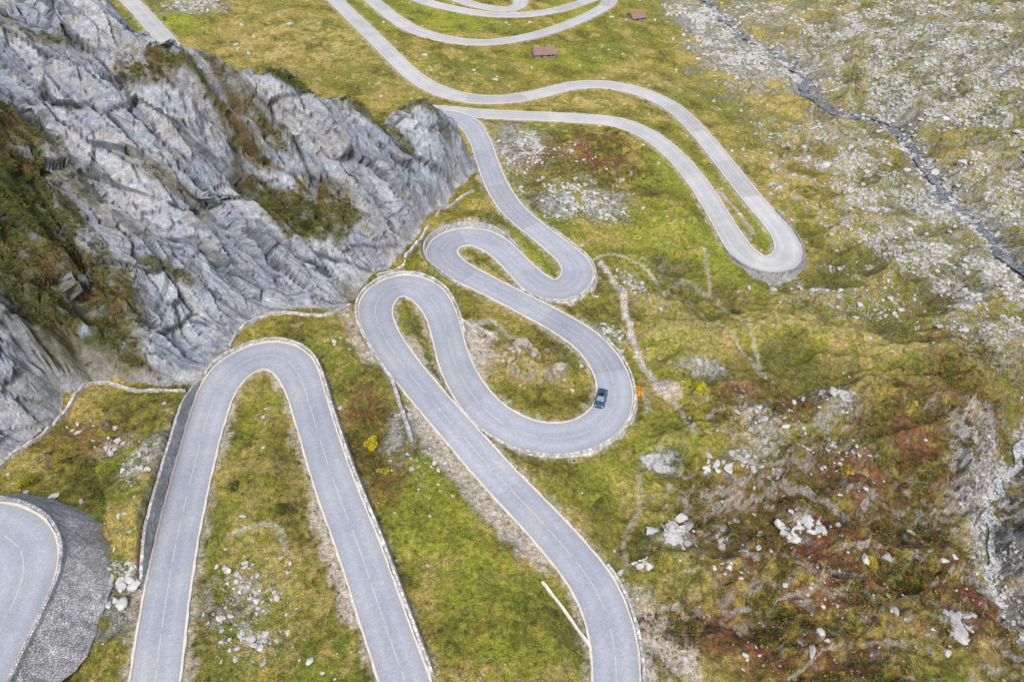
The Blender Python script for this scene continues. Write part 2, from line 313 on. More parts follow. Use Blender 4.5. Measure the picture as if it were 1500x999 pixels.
mx(GORGE*ss(.3,.9,slope+.4*N3)*.9,(.39,.385,.40)); mx(GORGE*ss(.0,.4,-N4+.3*N3)*.6,(.12,.12,.125))
rb=ss(5.5,1.5,RDn+2.0*N2)*ss(-.7,.3,N3+.8*N2); mx(rb*.75,(.36,.355,.35))
mx(rb*ss(-.2,.3,-N4+.3*N3)*.8,(.10,.10,.10))
mx(ss(3.6,1.2,RD+1.3*N3+.8*N4)*(1-lowv)*.85,(.06,.063,.066))
mx(PINK,(.44,.385,.335)); mx(PALE,(.46,.43,.39))
gm=ss(1.5,.3,D+.9*N3+.5*N2); mx(gm*.7*(D>-1),(.41,.365,.305))
mx((D<.2).astype(f32),(.25,.23,.2))
# ------------------------------------------------------------------ cliff colour
cc=np.empty((NY,NX,3),f32); gcol=col; col=cc; col[:]=C3(.295,.325,.395)
mx(.8*ss(-.2,.8,F2+.6*N1),(.215,.245,.32)); mx(.6*ss(0,.8,-F2+.5*F3),(.41,.43,.475))
mx(.5*(QV[...,1]>.6),(.40,.42,.475)); mx(.45*(QV[...,2]<.3),(.20,.225,.295)); mx(.4*(QV[...,0]>.65),(.205,.235,.31)); mx(.35*(QV[...,2]>.75),(.49,.50,.53)); mx(.25*(Q4<.25),(.17,.19,.245))
mx(.35*ss(.1,.6,F3),(.34,.38,.33)); mx(.35*ss(.3,.8,-F3+.4*F4),(.54,.55,.56))
mx(.45*blobs([(350,330,270,75),(200,280,150,80),(520,350,110,40),(60,560,110,110,.7),(200,420,120,80)],1.2)*ss(-.4,.4,F3+F2),(.43,.39,.37))
vg=np.maximum(ss(.8,.25,slope+.35*F3+.3*F2)*.9, 0)
def cblob(px,py,rx,ry,h,s=1.):
    cx,cy,t=gp(px,py,h); v=(py-499.5)/F; el=(SP+v*CP); wx_=rx*t/F; wy_=ry*t/F/max(.75,el)
    q=np.sqrt(((X-cx)/wx_)**2+((Y-cy)/wy_)**2)+1.1*(.35*N2+.3*N3); return s*(1-ss(.6,1.1,q)).astype(f32)
VB=np.zeros((NY,NX),f32)
for q in [(10,250,60,75,24,1.2),(30,340,95,95,17,1.2),(90,410,90,60,13,1.2),(150,490,50,35,8,.9),(80,470,60,50,9,1.),(440,333,85,24,6.5,1.2),(485,325,50,20,6,1.1),(240,395,50,12,9,.7),(560,170,60,10,18,.7),(620,180,50,10,13,.6),(370,200,40,10,19,.6),(260,290,50,10,15,.5),(60,30,60,12,38,.5),(280,100,80,12,33,1.),(430,122,60,10,28,1.),(530,420,40,12,1,.7),(540,152,70,10,22,.9),(350,112,60,10,31,.9),(200,60,50,14,37,.8)]:
    VB=np.maximum(VB,cblob(*q))
vgt=np.clip(vg*ss(-.3,.4,F2+F3)*.7+VB*ss(-.9,-.2,N3+.5*N2+.3*F4),0,1)
mx(vgt,(.130,.110,.040)); mx(vgt*ss(-.1,.4,N2+.6*N3)*.9,(.080,.096,.022)); mx(vgt*ss(.3,.7,N3-.4*N2)*.6,(.16,.09,.042)); mx(VB*ss(.0,.5,-N3)*.5,(.052,.060,.018))
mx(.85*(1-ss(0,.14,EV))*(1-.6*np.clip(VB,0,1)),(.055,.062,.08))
mx(ss(3.0,.6,CD+.8*F3)*.4,(.42,.39,.36))
ccol=col
stony=np.clip(np.maximum(MEADOW_STONY*1.4*ss(-1.1,.5,N2+.6*N1),SCREE*.9)+.5*rb+.09+.16*ss(.1,.7,N1),0,1.3)*(D>1)*(1-.5*RED)
stony=np.where(LIME>.5,stony*.6,stony)
# ------------------------------------------------------------------ mesh helpers
def mesh_np(name,v,f,smooth=True):
    me=bpy.data.meshes.new(name); nv,nf,kk=len(v),len(f),f.shape[1]
    me.vertices.add(nv); me.vertices.foreach_set('co',np.ascontiguousarray(v,dtype=f32).ravel())
    me.loops.add(nf*kk); me.loops.foreach_set('vertex_index',np.ascontiguousarray(f,dtype=np.int32).ravel())
    me.polygons.add(nf); me.polygons.foreach_set('loop_start',np.arange(0,nf*kk,kk,dtype=np.int32))
    me.polygons.foreach_set('use_smooth',np.full(nf,smooth)); me.update(calc_edges=True); return me
def vcol(me,c):
    a=me.color_attributes.new('Col','FLOAT_COLOR','POINT'); a.data.foreach_set('color',np.ascontiguousarray(c,dtype=f32).ravel())
def put(name,me,mat=None,parent=None,**kw):
    o=bpy.data.objects.new(name,me); COL.objects.link(o)
    if mat and me: me.materials.append(mat)
    if parent: o.parent=parent
    for k_,v_ in kw.items(): o[k_]=v_
    return o
# ------------------------------------------------------------------ materials
class NT:
    def __init__(s,name,rough=.9):
        s.m=bpy.data.materials.new(name); s.m.use_nodes=True; s.t=s.m.node_tree; s.b=s.t.nodes['Principled BSDF']
        s.b.inputs['Roughness'].default_value=rough; s.b.inputs['Specular IOR Level'].default_value=.25
    def n(s,ty,ins={},**kw):
        q=s.t.nodes.new(ty)
        for k_,v_ in kw.items(): setattr(q,k_,v_)
        for k_,v_ in ins.items():
            if isinstance(v_,bpy.types.NodeSocket): s.t.links.new(v_,q.inputs[k_])
            else: q.inputs[k_].default_value=v_
        return q
    def pos(s): return s.n('ShaderNodeNewGeometry').outputs['Position']
    def noise(s,vec,sc,de=4,ro=.6,di=0): return s.n('ShaderNodeTexNoise',{'Vector':vec,'Scale':sc,'Detail':de,'Roughness':ro,'Distortion':di}).outputs['Fac']
    def vor(s,vec,sc,feat='F1'): return s.n('ShaderNodeTexVoronoi',{'Vector':vec,'Scale':sc},feature=feat).outputs['Distance']
    def mr(s,v,a,b,c=0,d=1): return s.n('ShaderNodeMapRange',{'Value':v,'From Min':a,'From Max':b,'To Min':c,'To Max':d}).outputs[0]
    def mix(s,f,a,b,bt='MIX'):
        q=s.t.nodes.new('ShaderNodeMix'); q.data_type='RGBA'; q.blend_type=bt
        for i,v_ in ((0,f),(6,a),(7,b)):
            if isinstance(v_,bpy.types.NodeSocket): s.t.links.new(v_,q.inputs[i])
            else: q.inputs[i].default_value=v_ if i==0 else (*v_,1)[:4]
        return q.outputs[2]
    def ma(s,op,a,b=0.):
        return s.n('ShaderNodeMath',{0:a,1:b},operation=op).outputs[0]
    def scale(s,c,f):
        q=s.n('ShaderNodeVectorMath',{0:c},operation='SCALE'); 
        if isinstance(f,bpy.types.NodeSocket): s.t.links.new(f,q.inputs['Scale'])
        else: q.inputs['Scale'].default_value=f
        return q.outputs[0]
    def out(s,c,bump=None,bs=.5,bd=.1):
        if isinstance(c,bpy.types.NodeSocket): s.t.links.new(c,s.b.inputs['Base Color'])
        else: s.b.inputs['Base Color'].default_value=(*c,1)
        if bump is not None:
            q=s.n('ShaderNodeBump',{'Height':bump,'Strength':bs,'Distance':bd}); s.t.links.new(q.outputs[0],s.b.inputs['Normal'])
        return s.m
def ground_mat():
    g=NT('ground_cover',.95); p=g.pos(); a=g.n('ShaderNodeAttribute',attribute_name='Col')
    n1=g.noise(p,1.4,6,.78); n2=g.noise(p,.45,4,.65,.5); n3=g.noise(p,5.,3,.75)
    c=g.scale(a.outputs['Color'],g.mr(n1,.32,.68,.34,1.85))
    c=g.mix(g.mr(n2,.5,.72,0,.5),c,g.mix(1,c,(1.45,1.1,.95),'MULTIPLY'))
    c=g.mix(g.mr(n2,.48,.3,0,.4),c,g.mix(1,c,(.62,.78,.6),'MULTIPLY'))
    c=g.scale(c,g.mr(n3,.32,.68,.48,1.52))
    al=a.outputs['Alpha']
    v1=g.vor(p,1.0); v2=g.vor(p,2.6); rn=g.noise(p,.6,4,.7)
    th1=g.ma('MULTIPLY',al,g.mr(rn,.44,.68,0,.6)); th2=g.ma('MULTIPLY',al,g.mr(rn,.34,.58,0,.7))
    m1=g.mr(g.ma('SUBTRACT',th1,v1),0,.06); m2=g.mr(g.ma('SUBTRACT',th2,v2),0,.08)
    mm=g.ma('MAXIMUM',m1,m2)
    sc=g.scale(g.mix(rn,(.31,.31,.30),(.48,.47,.45)),g.mr(n3,.3,.7,.6,1.35))
    c=g.mix(g.ma('MULTIPLY',mm,.88),c,sc)
    h=g.ma('ADD',g.ma('MULTIPLY',n1,1.),g.ma('MULTIPLY',mm,.5)); h=g.ma('ADD',h,g.ma('MULTIPLY',n3,.25))
    return g.out(c,h,1.,.55)
def cliff_mat():
    g=NT('cliff_rock',.9); p=g.pos(); a=g.n('ShaderNodeAttribute',attribute_name='Col')
    n1=g.noise(p,1.1,6,.75,.3); n2=g.noise(p,4.5,4,.75); vt=g.n('ShaderNodeTexVoronoi',{'Vector':p,'Scale':1.3}); vr=g.n('ShaderNodeSeparateColor',{0:vt.outputs['Color']}).outputs[0]
    c=g.scale(a.outputs['Color'],g.mr(n1,.3,.7,.6,1.38)); c=g.scale(c,g.mr(n2,.3,.7,.58,1.42)); c=g.scale(c,g.mr(vr,0,1,.9,1.1))
    n4=g.noise(p,.5,3,.7); c=g.mix(g.mr(n4,.54,.68,0,.3),c,g.mix(1,c,(1.03,1.10,.85),'MULTIPLY'))
    h=g.ma('ADD',n1,g.ma('MULTIPLY',n2,.45)); h=g.ma('ADD',h,g.ma('MULTIPLY',vr,.15))
    return g.out(c,h,.9,.45)
def road_mat(name,ca,cb_):
    g=NT(name,.8); uv=g.n('ShaderNodeUVMap').outputs[0]; p=g.pos()
    sp=g.n('ShaderNodeSeparateXYZ',{0:uv}); al=sp.outputs[0]; cr=sp.outputs[1]
    n1=g.noise(p,2.2,5,.7); n2=g.noise(p,.16,4,.6); v=g.vor(p,7.); n4=g.noise(p,9.,3,.7)
    seg=g.n('ShaderNodeTexNoise',{'W':g.ma('FLOOR',g.ma('MULTIPLY',al,.055)),'Scale':3.7},noise_dimensions='1D').outputs[0]
    c=g.mix(g.mr(n2,.35,.65),ca,cb_)
    c=g.scale(c,g.mr(seg,.3,.7,.87,1.11)); c=g.scale(c,g.mr(n1,.3,.7,.88,1.12)); c=g.scale(c,g.mr(v,0,.6,1.09,.86)); c=g.scale(c,g.mr(n4,.3,.7,.88,1.12))
    ab=g.ma('ABSOLUTE',cr); tr=g.ma('ABSOLUTE',g.ma('SUBTRACT',ab,.5)); c=g.scale(c,g.mr(tr,0,.3,1.07,.96))
    ed=g.mr(g.ma('ADD',ab,g.ma('MULTIPLY',n1,.25)),.98,1.12); c=g.mix(g.ma('MULTIPLY',ed,.6),c,(.30,.27,.23))
    return g.out(c,g.ma('ADD',v,n4),.4,.03)
def stone_mat(name,a,b,sc=2.5,rnd=False,moss=0.,mc=(.12,.10,.035)):
    g=NT(name,.9); p=g.pos(); n1=g.noise(p,sc,6,.7); n2=g.noise(p,sc*.25,3,.6)
    c=g.mix(g.mr(n1,.3,.7),a,b)
    if rnd: c=g.scale(c,g.mr(g.n('ShaderNodeObjectInfo').outputs['Random'],0,1,.75,1.2))
    if moss: c=g.mix(g.mr(n2,.75-moss*.5,.85-moss*.5,0,min(1,moss*1.5)),c,mc)
    return g.out(c,n1,.8,.15)
def masonry_mat(name,a,b,sc=2.4,vd=.5):
    g=NT(name,.9); p=g.pos(); n1=g.noise(p,1.2,5,.7); n0=g.noise(p,.3,4,.7)
    vt=g.n('ShaderNodeTexVoronoi',{'Vector':p,'Scale':sc}); e=g.vor(p,sc,'DISTANCE_TO_EDGE')
    r=g.n('ShaderNodeSeparateColor',{0:vt.outputs['Color']}).outputs[0]
    c=g.mix(r,a,b); c=g.scale(c,g.mr(n1,.3,.7,.72,1.28)); c=g.scale(c,g.mr(n0,.3,.7,.8,1.2)); c=g.scale(c,g.mr(e,0,.09,vd,1))
    return g.out(c,g.ma('ADD',g.mr(e,0,.12),g.ma('MULTIPLY',n1,.5)),.9,.1)
def plain(name,c,r=.5,var=.15,metal=0.,spec=.5):
    g=NT(name,r); g.b.inputs['Metallic'].default_value=metal; g.b.inputs['Specular IOR Level'].default_value=spec
    return g.out(g.scale(g.mix(0.,c,c),g.mr(g.noise(g.pos(),6.,3),.3,.7,1-var,1+var)))
M_g=ground_mat(); M_c=cliff_mat(); M_r=road_mat('granite_setts',(.305,.325,.385),(.365,.38,.42)); M_r2=road_mat('pale_granite_setts',(.40,.405,.42),(.48,.475,.475))
M_k=stone_mat('kerb_stone',(.44,.42,.39),(.66,.63,.59),3.)
M_line=stone_mat('worn_seam',(.37,.38,.40),(.50,.49,.49),1.4)
M_wall=masonry_mat('wall_masonry',(.36,.355,.375),(.58,.57,.57),3.,.65); M_skirt=masonry_mat('embankment_masonry',(.32,.315,.335),(.50,.49,.505),3.8,.62)
M_dw=masonry_mat('dark_wall_masonry',(.22,.22,.23),(.37,.365,.37),2.4,.6)
M_par=masonry_mat('parapet_masonry',(.36,.355,.35),(.60,.58,.56),1.6,.7)
M_b=stone_mat('boulder_granite',(.30,.30,.305),(.55,.54,.52),2.0,True,.3); M_s=stone_mat('loose_stone_granite',(.30,.30,.30),(.51,.50,.48),1.1)
M_bm=stone_mat('mossy_granite',(.26,.225,.19),(.46,.42,.37),2.0,False,.5)
# ------------------------------------------------------------------ ground and cliff meshes
idx=np.arange(NY*NX,dtype=np.int32).reshape(NY,NX)
quads=np.stack([idx[:-1,:-1],idx[:-1,1:],idx[1:,1:],idx[1:,:-1]],-1).reshape(-1,4)
isC=(CH>0.0).ravel(); qc=isC[quads].all(1)
V=np.stack([Xf,Yf,Z],-1).reshape(-1,3)
def submesh(name,q,colr,alpha,smooth):
    u,inv=np.unique(q.ravel(),return_inverse=True)
    me=mesh_np(name,V[u],inv.reshape(-1,4),smooth)
    vcol(me,np.concatenate([colr.reshape(-1,3)[u],alpha.reshape(-1,1)[u]],1)); return me
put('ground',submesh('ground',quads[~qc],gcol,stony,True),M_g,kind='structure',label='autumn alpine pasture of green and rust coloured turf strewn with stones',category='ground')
put('cliff',submesh('cliff',quads[qc],ccol,stony,False),M_c,kind='structure',label='blue grey jagged rock face rising on the left of the hairpin road',category='cliff')
# ------------------------------------------------------------------ strips
def sweep(name,r,i0,i1,prof,closed=True,uv=None):
    """prof(i) -> list of (signed offset from the centreline, z)"""
    rows=[]; 
    for i in range(i0,i1+1):
        rows.append([(r.p[i,0]+r.n[i,0]*o,r.p[i,1]+r.n[i,1]*o,z) for o,z in prof(i)])
    v=np.array(rows); m,kk=v.shape[:2]; ix=np.arange(m*kk).reshape(m,kk)
    nx=np.roll(ix,-1,1) if closed else ix[:,1:]
    cu=ix if closed else ix[:,:-1]
    f=np.stack([cu[:-1],nx[:-1],nx[1:],cu[1:]],-1).reshape(-1,4)
    me=mesh_np(name,v.reshape(-1,3),f,not closed)
    return me,v
RL=['cobbled road hairpin entering at the left edge of the picture','cobbled road making the tall bottom left hairpin loop','cobbled road winding through four tight bends with the car on it','pale road looping far right below the stone huts','pale road bending at the top centre above the huts','narrow end of a hairpin at the very top centre','short piece of road at the top left behind the cliff']
for ri,r in enumerate(ROADS):
    m=len(r.p); cs=np.linspace(-1,1,9)
    v=np.stack([np.stack([r.p[:,0]+r.n[:,0]*r.h*c_,r.p[:,1]+r.n[:,1]*r.h*c_,r.z+.05*(1-c_*c_)],-1) for c_ in cs],1)
    ix=np.arange(m*9).reshape(m,9); f=np.stack([ix[:-1,1:],ix[:-1,:-1],ix[1:,:-1],ix[1:,1:]],-1).reshape(-1,4)
    me=mesh_np('road',v.reshape(-1,3),f,True); uvl=me.uv_layers.new(name='UVMap')
    uu=np.stack([np.repeat(r.s,9),np.tile(cs,m)],-1)[f.ravel()]; uvl.data.foreach_set('uv',uu.astype(f32).ravel())
    ro=put('road',me,M_r if ri<3 else M_r2,kind='structure',label=RL[ri],category='road')
    for sd in (-1,1):
        def prof(i,sd=sd):
            h=r.h[i]*sd; wv_=.22+.05*math.sin(i*1.7)+.04*math.sin(i*.61)
            return [(h-.05*sd,r.z[i]-.3),(h-.05*sd,r.z[i]+.10),(h+wv_*sd,r.z[i]+.10),(h+(wv_+.02)*sd,r.z[i]-.5)]
        km,_=sweep('kerb',r,0,m-1,prof); put('kerb',km,M_k,ro)
    if ri<4:
        vs=[];fs=[];i=0
        while i<m-6:
            L=random.choice((3,4,6,9))
            for q in range(i,min(i+L,m-1)):
                b=len(vs)
                for j in (q,q+1):
                    for o in (-.05,.05): vs.append((r.p[j,0]+r.n[j,0]*o,r.p[j,1]+r.n[j,1]*o,r.z[j]+.056))
                fs.append((b,b+1,b+3,b+2))
            i+=L+random.choice((1,1,2,3))
        put('centre_seam',mesh_np('centre_seam',np.array(vs),np.array(fs)),M_line,ro)
for w in WALLS:
    r=ROADS[w[0]]; sd=w[1]
    if w[0]==0: i0,i1=3,len(r.p)-4
    else: i0,i1=sorted((near_i(r,w[2]),near_i(r,w[3])))
    up,dn,bt=w[4],w[5],w[6]
    def prof(i):
        q=min(i-i0,i1-i)*.8; rp=min(1,q/6); u=up*(.25+.75*rp) if up>1.2 else up*min(1,.6+q/3); d=dn*rp
        u+=.05*math.sin(i*2.1)+.04*math.sin(i*.77)
        h=r.h[i]+.27; zr=r.z[i]; jb=.16*math.sin(i*.9)+.12*math.sin(i*2.3) if bt>.6 else 0
        return [(h*sd,zr-.4),(h*sd,zr+u),((h+.36)*sd,zr+u),((h+.45)*sd,zr-.1),((h+.55+bt*(d+.8)*.5+jb)*sd,zr-(d+.9)*.5),((h+.55+bt*(d+.8)+jb)*sd,zr-d-.9)]
    me,v=sweep(w[7],r,i0,i1,prof)
    bm=bmesh.new(); bm.from_mesh(me); bm.verts.ensure_lookup_table(); nv=len(bm.verts)
    try: bm.faces.new([bm.verts[j] for j in range(6)]); bm.faces.new([bm.verts[nv-1-j] for j in range(6)])
    except Exception: pass
    bmesh.ops.recalc_face_normals(bm,faces=bm.faces); bm.to_mesh(me); bm.free()
    put(w[7],me,M_skirt if w[0]==0 else (M_dw if w[0]==3 else (M_par if up<1 else M_wall)),label=w[8],category='wall')
def freewall(pix,h,th,name,label,mat,step=.7,base=.6):
    o=spline([gp(*q)[:2] for q in pix],step,1); t=np.gradient(o,axis=0); t/=np.linalg.norm(t,axis=1)[:,None]+1e-9
    vs=[];fs=[]
    for i,(p,q) in enumerate(zip(o,t)):
        nx_,ny_=-q[1],q[0]; z=sampZ(p[0],p[1]); hh_=h*(1+.16*math.sin(i*1.9)+.12*math.sin(i*.53)); tt=th*(1+.15*math.sin(i*1.3))
        for o_,zz in ((-.6*tt,z-base),(-.45*tt,z+hh_),(.45*tt,z+hh_),(.6*tt,z-base)): vs.append((p[0]+nx_*o_,p[1]+ny_*o_,zz))
        if i:
            b=4*i
            for a_,c_ in ((0,1),(1,2),(2,3)): fs.append((b-4+a_,b-4+c_,b+c_,b+a_))
    vs=np.array(vs); fs.append((0,3,2,1)); b=len(vs)-4; fs.append((b,b+1,b+2,b+3))
    put(name,mesh_np(name,vs,np.array(fs),False),mat,label=label,category='wall')
freewall([(574,556),(588,600),(603,645)],1.2,.6,'retaining_wall','short grey stone wall left of the diagonal road between the two big loops',M_wall)
freewall([(794,852),(828,895),(865,946)],.45,.34,'stone_wall','straight white stone wall in the grass beside the bottom centre bend',stone_mat('whitewashed_stone',(.5,.48,.44),(.68,.65,.6),2.))
freewall([(672,470),(700,484),(730,500)],.6,.4,'stone_wall','small pale stone wall in the grass inside the car bend',M_par)
freewall([(272,572),(225,574),(180,566),(136,562),(105,592),(62,642),(28,668),(-5,695)],.45,.42,'drystone_wall','low pale wall winding under the cliff at the left edge',M_par)
freewall([(335,505),(352,482),(385,465),(440,463),(480,458),(512,440)],.45,.42,'drystone_wall','low pale wall under the cliff above the bottom hairpin',M_par)
freewall([(552,402),(590,385),(608,368),(628,338)],.5,.5,'drystone_wall','low pale wall at the cliff foot between the two left hairpins',M_par)
freewall([(640,325),(652,305),(672,290),(694,278)],.45,.45,'drystone_wall','short pale wall round the tip of the cliff above the upper hairpin',M_par)
# ------------------------------------------------------------------ river
rz=np.array([sampZ(p[0],p[1]) for p in rv])
for _ in range(12): rz[1:-1]=.25*rz[:-2]+.5*rz[1:-1]+.25*rz[2:]
tt=np.gradient(rv,axis=0); tt/=np.linalg.norm(tt,axis=1)[:,None]; vs=[];fs=[]
for i,(p,q) in enumerate(zip(rv,tt)):
    low=p[1]<110
    w_=(1.4+.6*math.sin(i*.7)+.6*math.sin(i*.23)) if not low else (.9+.35*math.sin(i*.9)+.25*math.sin(i*.37))
    wob=1.0*math.sin(i*.31)+.6*math.sin(i*.83)
    for o in (-1,-.33,.33,1): vs.append((p[0]-q[1]*(w_*o+wob),p[1]+q[0]*(w_*o+wob),rz[i]+(.3 if low else .42)))
    if i:
        for a_ in range(3): fs.append((4*i-4+a_,4*i-3+a_,4*i+1+a_,4*i+a_))
g=NT('mountain_water',.3); g.b.inputs['Specular IOR Level'].default_value=.3; p_=g.pos(); n_=g.noise(p_,1.8,6,.75,1.)
ysep=g.n('ShaderNodeSeparateXYZ',{0:p_}).outputs[1]; lw_=g.mr(ysep,90,120,1,0)
cA=g.mix(lw_,(.045,.055,.065),(.12,.135,.145)); cB=g.mix(lw_,(.38,.40,.42),(.55,.57,.59))
M_w=g.out(g.mix(g.mr(g.ma('ADD',n_,g.ma('MULTIPLY',lw_,.05)),.48,.6),cA,cB),n_,.6,.25)
put('river',mesh_np('river',np.array(vs),np.array(fs)),M_w,kind='structure',label='narrow rushing stream down the right side valley',category='river')
# ------------------------------------------------------------------ rocks
def rock_verts(seed,sub_=2,cuts=9):
    rs=np.random.default_rng(seed); bm=bmesh.new(); bmesh.ops.create_icosphere(bm,subdivisions=sub_,radius=1)
    v=np.array([x.co[:] for x in bm.verts]); f=np.array([[q.index for q in fc.verts] for fc in bm.faces]); bm.free()
    for _ in range(cuts):
        d=rs.normal(size=3); d/=np.linalg.norm(d); o=rs.uniform(.3,.75); s=v@d; v=v-np.outer(np.maximum(s-o,0),d)
    v+=rs.normal(size=v.shape)*.025; v*=np.array([1,rs.uniform(.55,.95),rs.uniform(.4,.7)]); return v*1.12,f
rock_meshes=[]
for s_ in range(12):
    v,f=rock_verts(100+s_,3 if s_<4 else 2); me=mesh_np('boulder',v,f,False); me.materials.append(M_b); rock_meshes.append(me)
def boulder(x,y,s,me,label,group=None,name='boulder'):
    o=bpy.data.objects.new(name,me); COL.objects.link(o)
    o.location=(x,y,sampZ(x,y)+s*.08); o.scale=(s,s*random.uniform(.7,1.1),s*random.uniform(.7,1.1)); o.rotation_euler=(random.uniform(-.3,.3),random.uniform(-.3,.3),random.uniform(0,6.28))
    o['label']=label; o['category']='boulder'
    if group: o['group']=group
ZN=[((345,880),90,95,42,(.3,.8),'grey boulder lying in the grass inside the bottom left hairpin loop','boulders inside the bottom left loop'),
 ((120,830),80,80,34,(.35,1.1),'grey boulder in the rubble between the left edge embankment and the bottom left road','boulders beside the left embankment'),
 ((620,690),45,90,22,(.25,.6),'pale boulder on the grass between the two long diagonal roads','boulders between the diagonal roads'),
 ((1080,770),130,70,26,(.4,1.5),'pale boulder on the rust coloured slope right of the bottom bend','boulders on the rust slope'),
 ((1300,900),150,90,20,(.35,1.3),'pale boulder among the red brown shrubs in the bottom right corner','boulders in the bottom right corner'),
 ((1110,620),80,50,30,(.4,1.1),'pale boulder in the scree right of the orange bush','boulders in the middle right scree'),
 ((860,290),90,40,30,(.4,.9),'grey boulder in the scree patch inside the upper right loop','boulders inside the upper right loop'),
 ((1350,230),170,150,88,(.6,1.9),'pale boulder on the stony pasture beside the stream','boulders on the right hand pasture')]
for (c_,rx,ry,n_,sz,lb,gr) in ZN:
    k_=0; tries=0
    while k_<n_ and tries<4000:
        tries+=1; x,y,t=gp(c_[0]+random.gauss(0,.5)*rx,c_[1]+random.gauss(0,.5)*ry); d_,ch_=sampD(x,y)
        if d_<1.2 or ch_>0: continue
        s=sz[0]+(sz[1]-sz[0])*random.random()**3
        boulder(x,y,s,random.choice(rock_meshes),lb,gr); k_+=1
def outcrop(px,py,s,seed,label,nn=7,flat=.6,mat=None):
    x0,y0,_=gp(px,py); rs=random.Random(seed); vs=[];fs=[];b=0
    for i in range(nn):
        v,f=rock_verts(seed*50+i,3,12); q=s*rs.uniform(.35,.65)*(1.5 if i==0 else 1); a=rs.uniform(0,6.28); R=np.array([[math.cos(a),-math.sin(a),0],[math.sin(a),math.cos(a),0],[0,0,1]])
        an=6.28*i/nn+rs.uniform(-.3,.3); rd=0 if i==0 else rs.uniform(.45,.85)*s
        ox,oy=rd*math.cos(an)*1.1,rd*math.sin(an)*.75; v=(v*np.array([q,q,q*flat*1.3]))@R.T+np.array([ox,oy,sampZ(x0+ox,y0+oy)-sampZ(x0,y0)-.12*q])
        vs.append(v);fs.append(f+b);b+=len(v)
    o=put('rock_outcrop',mesh_np('rock_outcrop',np.vstack(vs),np.vstack(fs),False),mat or M_b,label=label,category='rock'); o.location=(x0,y0,sampZ(x0,y0))
outcrop(985,782,2.8,1,'large pale rock outcrop on the slope right of the bottom bend',10)
outcrop(962,678,2.4,2,'pale broken outcrop just below the car bend on the right',10)
outcrop(1055,768,1.5,3,'small pale outcrop between two bigger outcrops on the rust slope',6)
outcrop(1178,772,2.9,4,'pale outcrop in the middle of the rust coloured shrubs',10)
outcrop(762,528,2.5,5,'mossy brown rock outcrop in the grass island inside the car bend',10,.5,M_bm)
outcrop(818,545,1.5,6,'smaller rock knob at the right of the grass island',7,.4,M_bm)
outcrop(1050,690,2.2,7,'pale outcrop below the grey scree in the right half',8)
outcrop(190,853,1.6,8,'grey block outcrop left of the foot of the bottom left road',7)
outcrop(1395,920,2.4,9,'pale rock pile near the bottom right corner',9)
outcrop(945,825,1.3,10,'small rock outcrop close to the right side of the bottom bend',6)
outcrop(1225,590,1.9,11,'pale outcrop above the rust slope right of the grey scree',8)
# loose stones (uncountable)
area=(np.gradient(YR)[:,None]*np.gradient(XI)[None,:]*WD[:,None])
inv_=(np.abs(XI)[None,:]<=1)&(YR[:,None]>20)&(YR[:,None]<440)
wt=(np.clip(SCREE*1.8+MEADOW_STONY**1.3*.9+1.7*rb+.02*ROUGH*RED+.5*GORGE+.02,0,3)*area*inv_*(D>1.)*(CH<=0)*(LIME<.6)*ss(-.2,.8,N2+.5*N3+.3*N1)*np.clip(90/(Y+30),.33,1)).ravel(); wt/=wt.sum()
NS=32000; pick=rng.choice(NY*NX,NS,p=wt)
tv=[rock_verts(300+i,1,5) for i in range(8)]
vs=[];fs=[];b=0
for g_ in range(8):
    ids=pick[g_::8]; m=len(ids); v,f=tv[g_]; s=(.10+.50*rng.random(m)**4)*(.8+V[ids,1]/280); a=rng.random(m)*6.28
    ca,sa=np.cos(a),np.sin(a); st=rng.uniform(.6,1.4,(m,3))*s[:,None]
    vv=v[None]*st[:,None]; w_=np.stack([vv[...,0]*ca[:,None]-vv[...,1]*sa[:,None],vv[...,0]*sa[:,None]+vv[...,1]*ca[:,None],vv[...,2]],-1)
    c_=V[ids]+np.stack([rng.normal(0,.1,m),rng.normal(0,.1,m),s*.1],-1); w_=w_+c_[:,None]
    vs.append(w_.reshape(-1,3)); fs.append((f[None]+(np.arange(m)*len(v))[:,None,None]+b).reshape(-1,3)); b+=m*len(v)
put('loose_stones',mesh_np('loose_stones',np.vstack(vs),np.vstack(fs),False),M_s,kind='stuff',label='small pale stones scattered over the pasture and scree',category='stones')
# ------------------------------------------------------------------ low shrubs (stuff)
def leafcloud(centres,rad,hgt,per,leaf,cols,seed=1):
    r_=np.random.default_rng(seed); m=len(centres); n_=m*per
    c_=np.repeat(centres,per,0); R=np.repeat(rad,per); H=np.repeat(hgt,per)
    th=r_.random(n_)*6.28; rr=np.sqrt(r_.random(n_)); zz=r_.random(n_)
    pos=c_+np.stack([np.cos(th)*rr*R,np.sin(th)*rr*R,(zz*np.sqrt(np.clip(1-rr**2*.85,0,1)))*H],-1)
    nrm=r_.normal(size=(n_,3))+np.array([0,0,.6]); nrm/=np.linalg.norm(nrm,axis=1)[:,None]
    u=np.cross(nrm,r_.normal(size=(n_,3))); u/=np.linalg.norm(u,axis=1)[:,None]; w=np.cross(nrm,u); L=np.repeat(leaf,per)[:,None]*r_.uniform(.6,1.3,(n_,1))
    v=np.stack([pos-u*L,pos+w*L*.6,pos+u*L,pos-w*L*.6],1).reshape(-1,3); f=np.arange(n_*4).reshape(-1,4)
    cc_=np.repeat(cols,per,0)*r_.uniform(.55,1.45,(n_,1)); cc_=np.repeat(np.concatenate([cc_,np.ones((n_,1))],1),4,0)
    return v,f,cc_
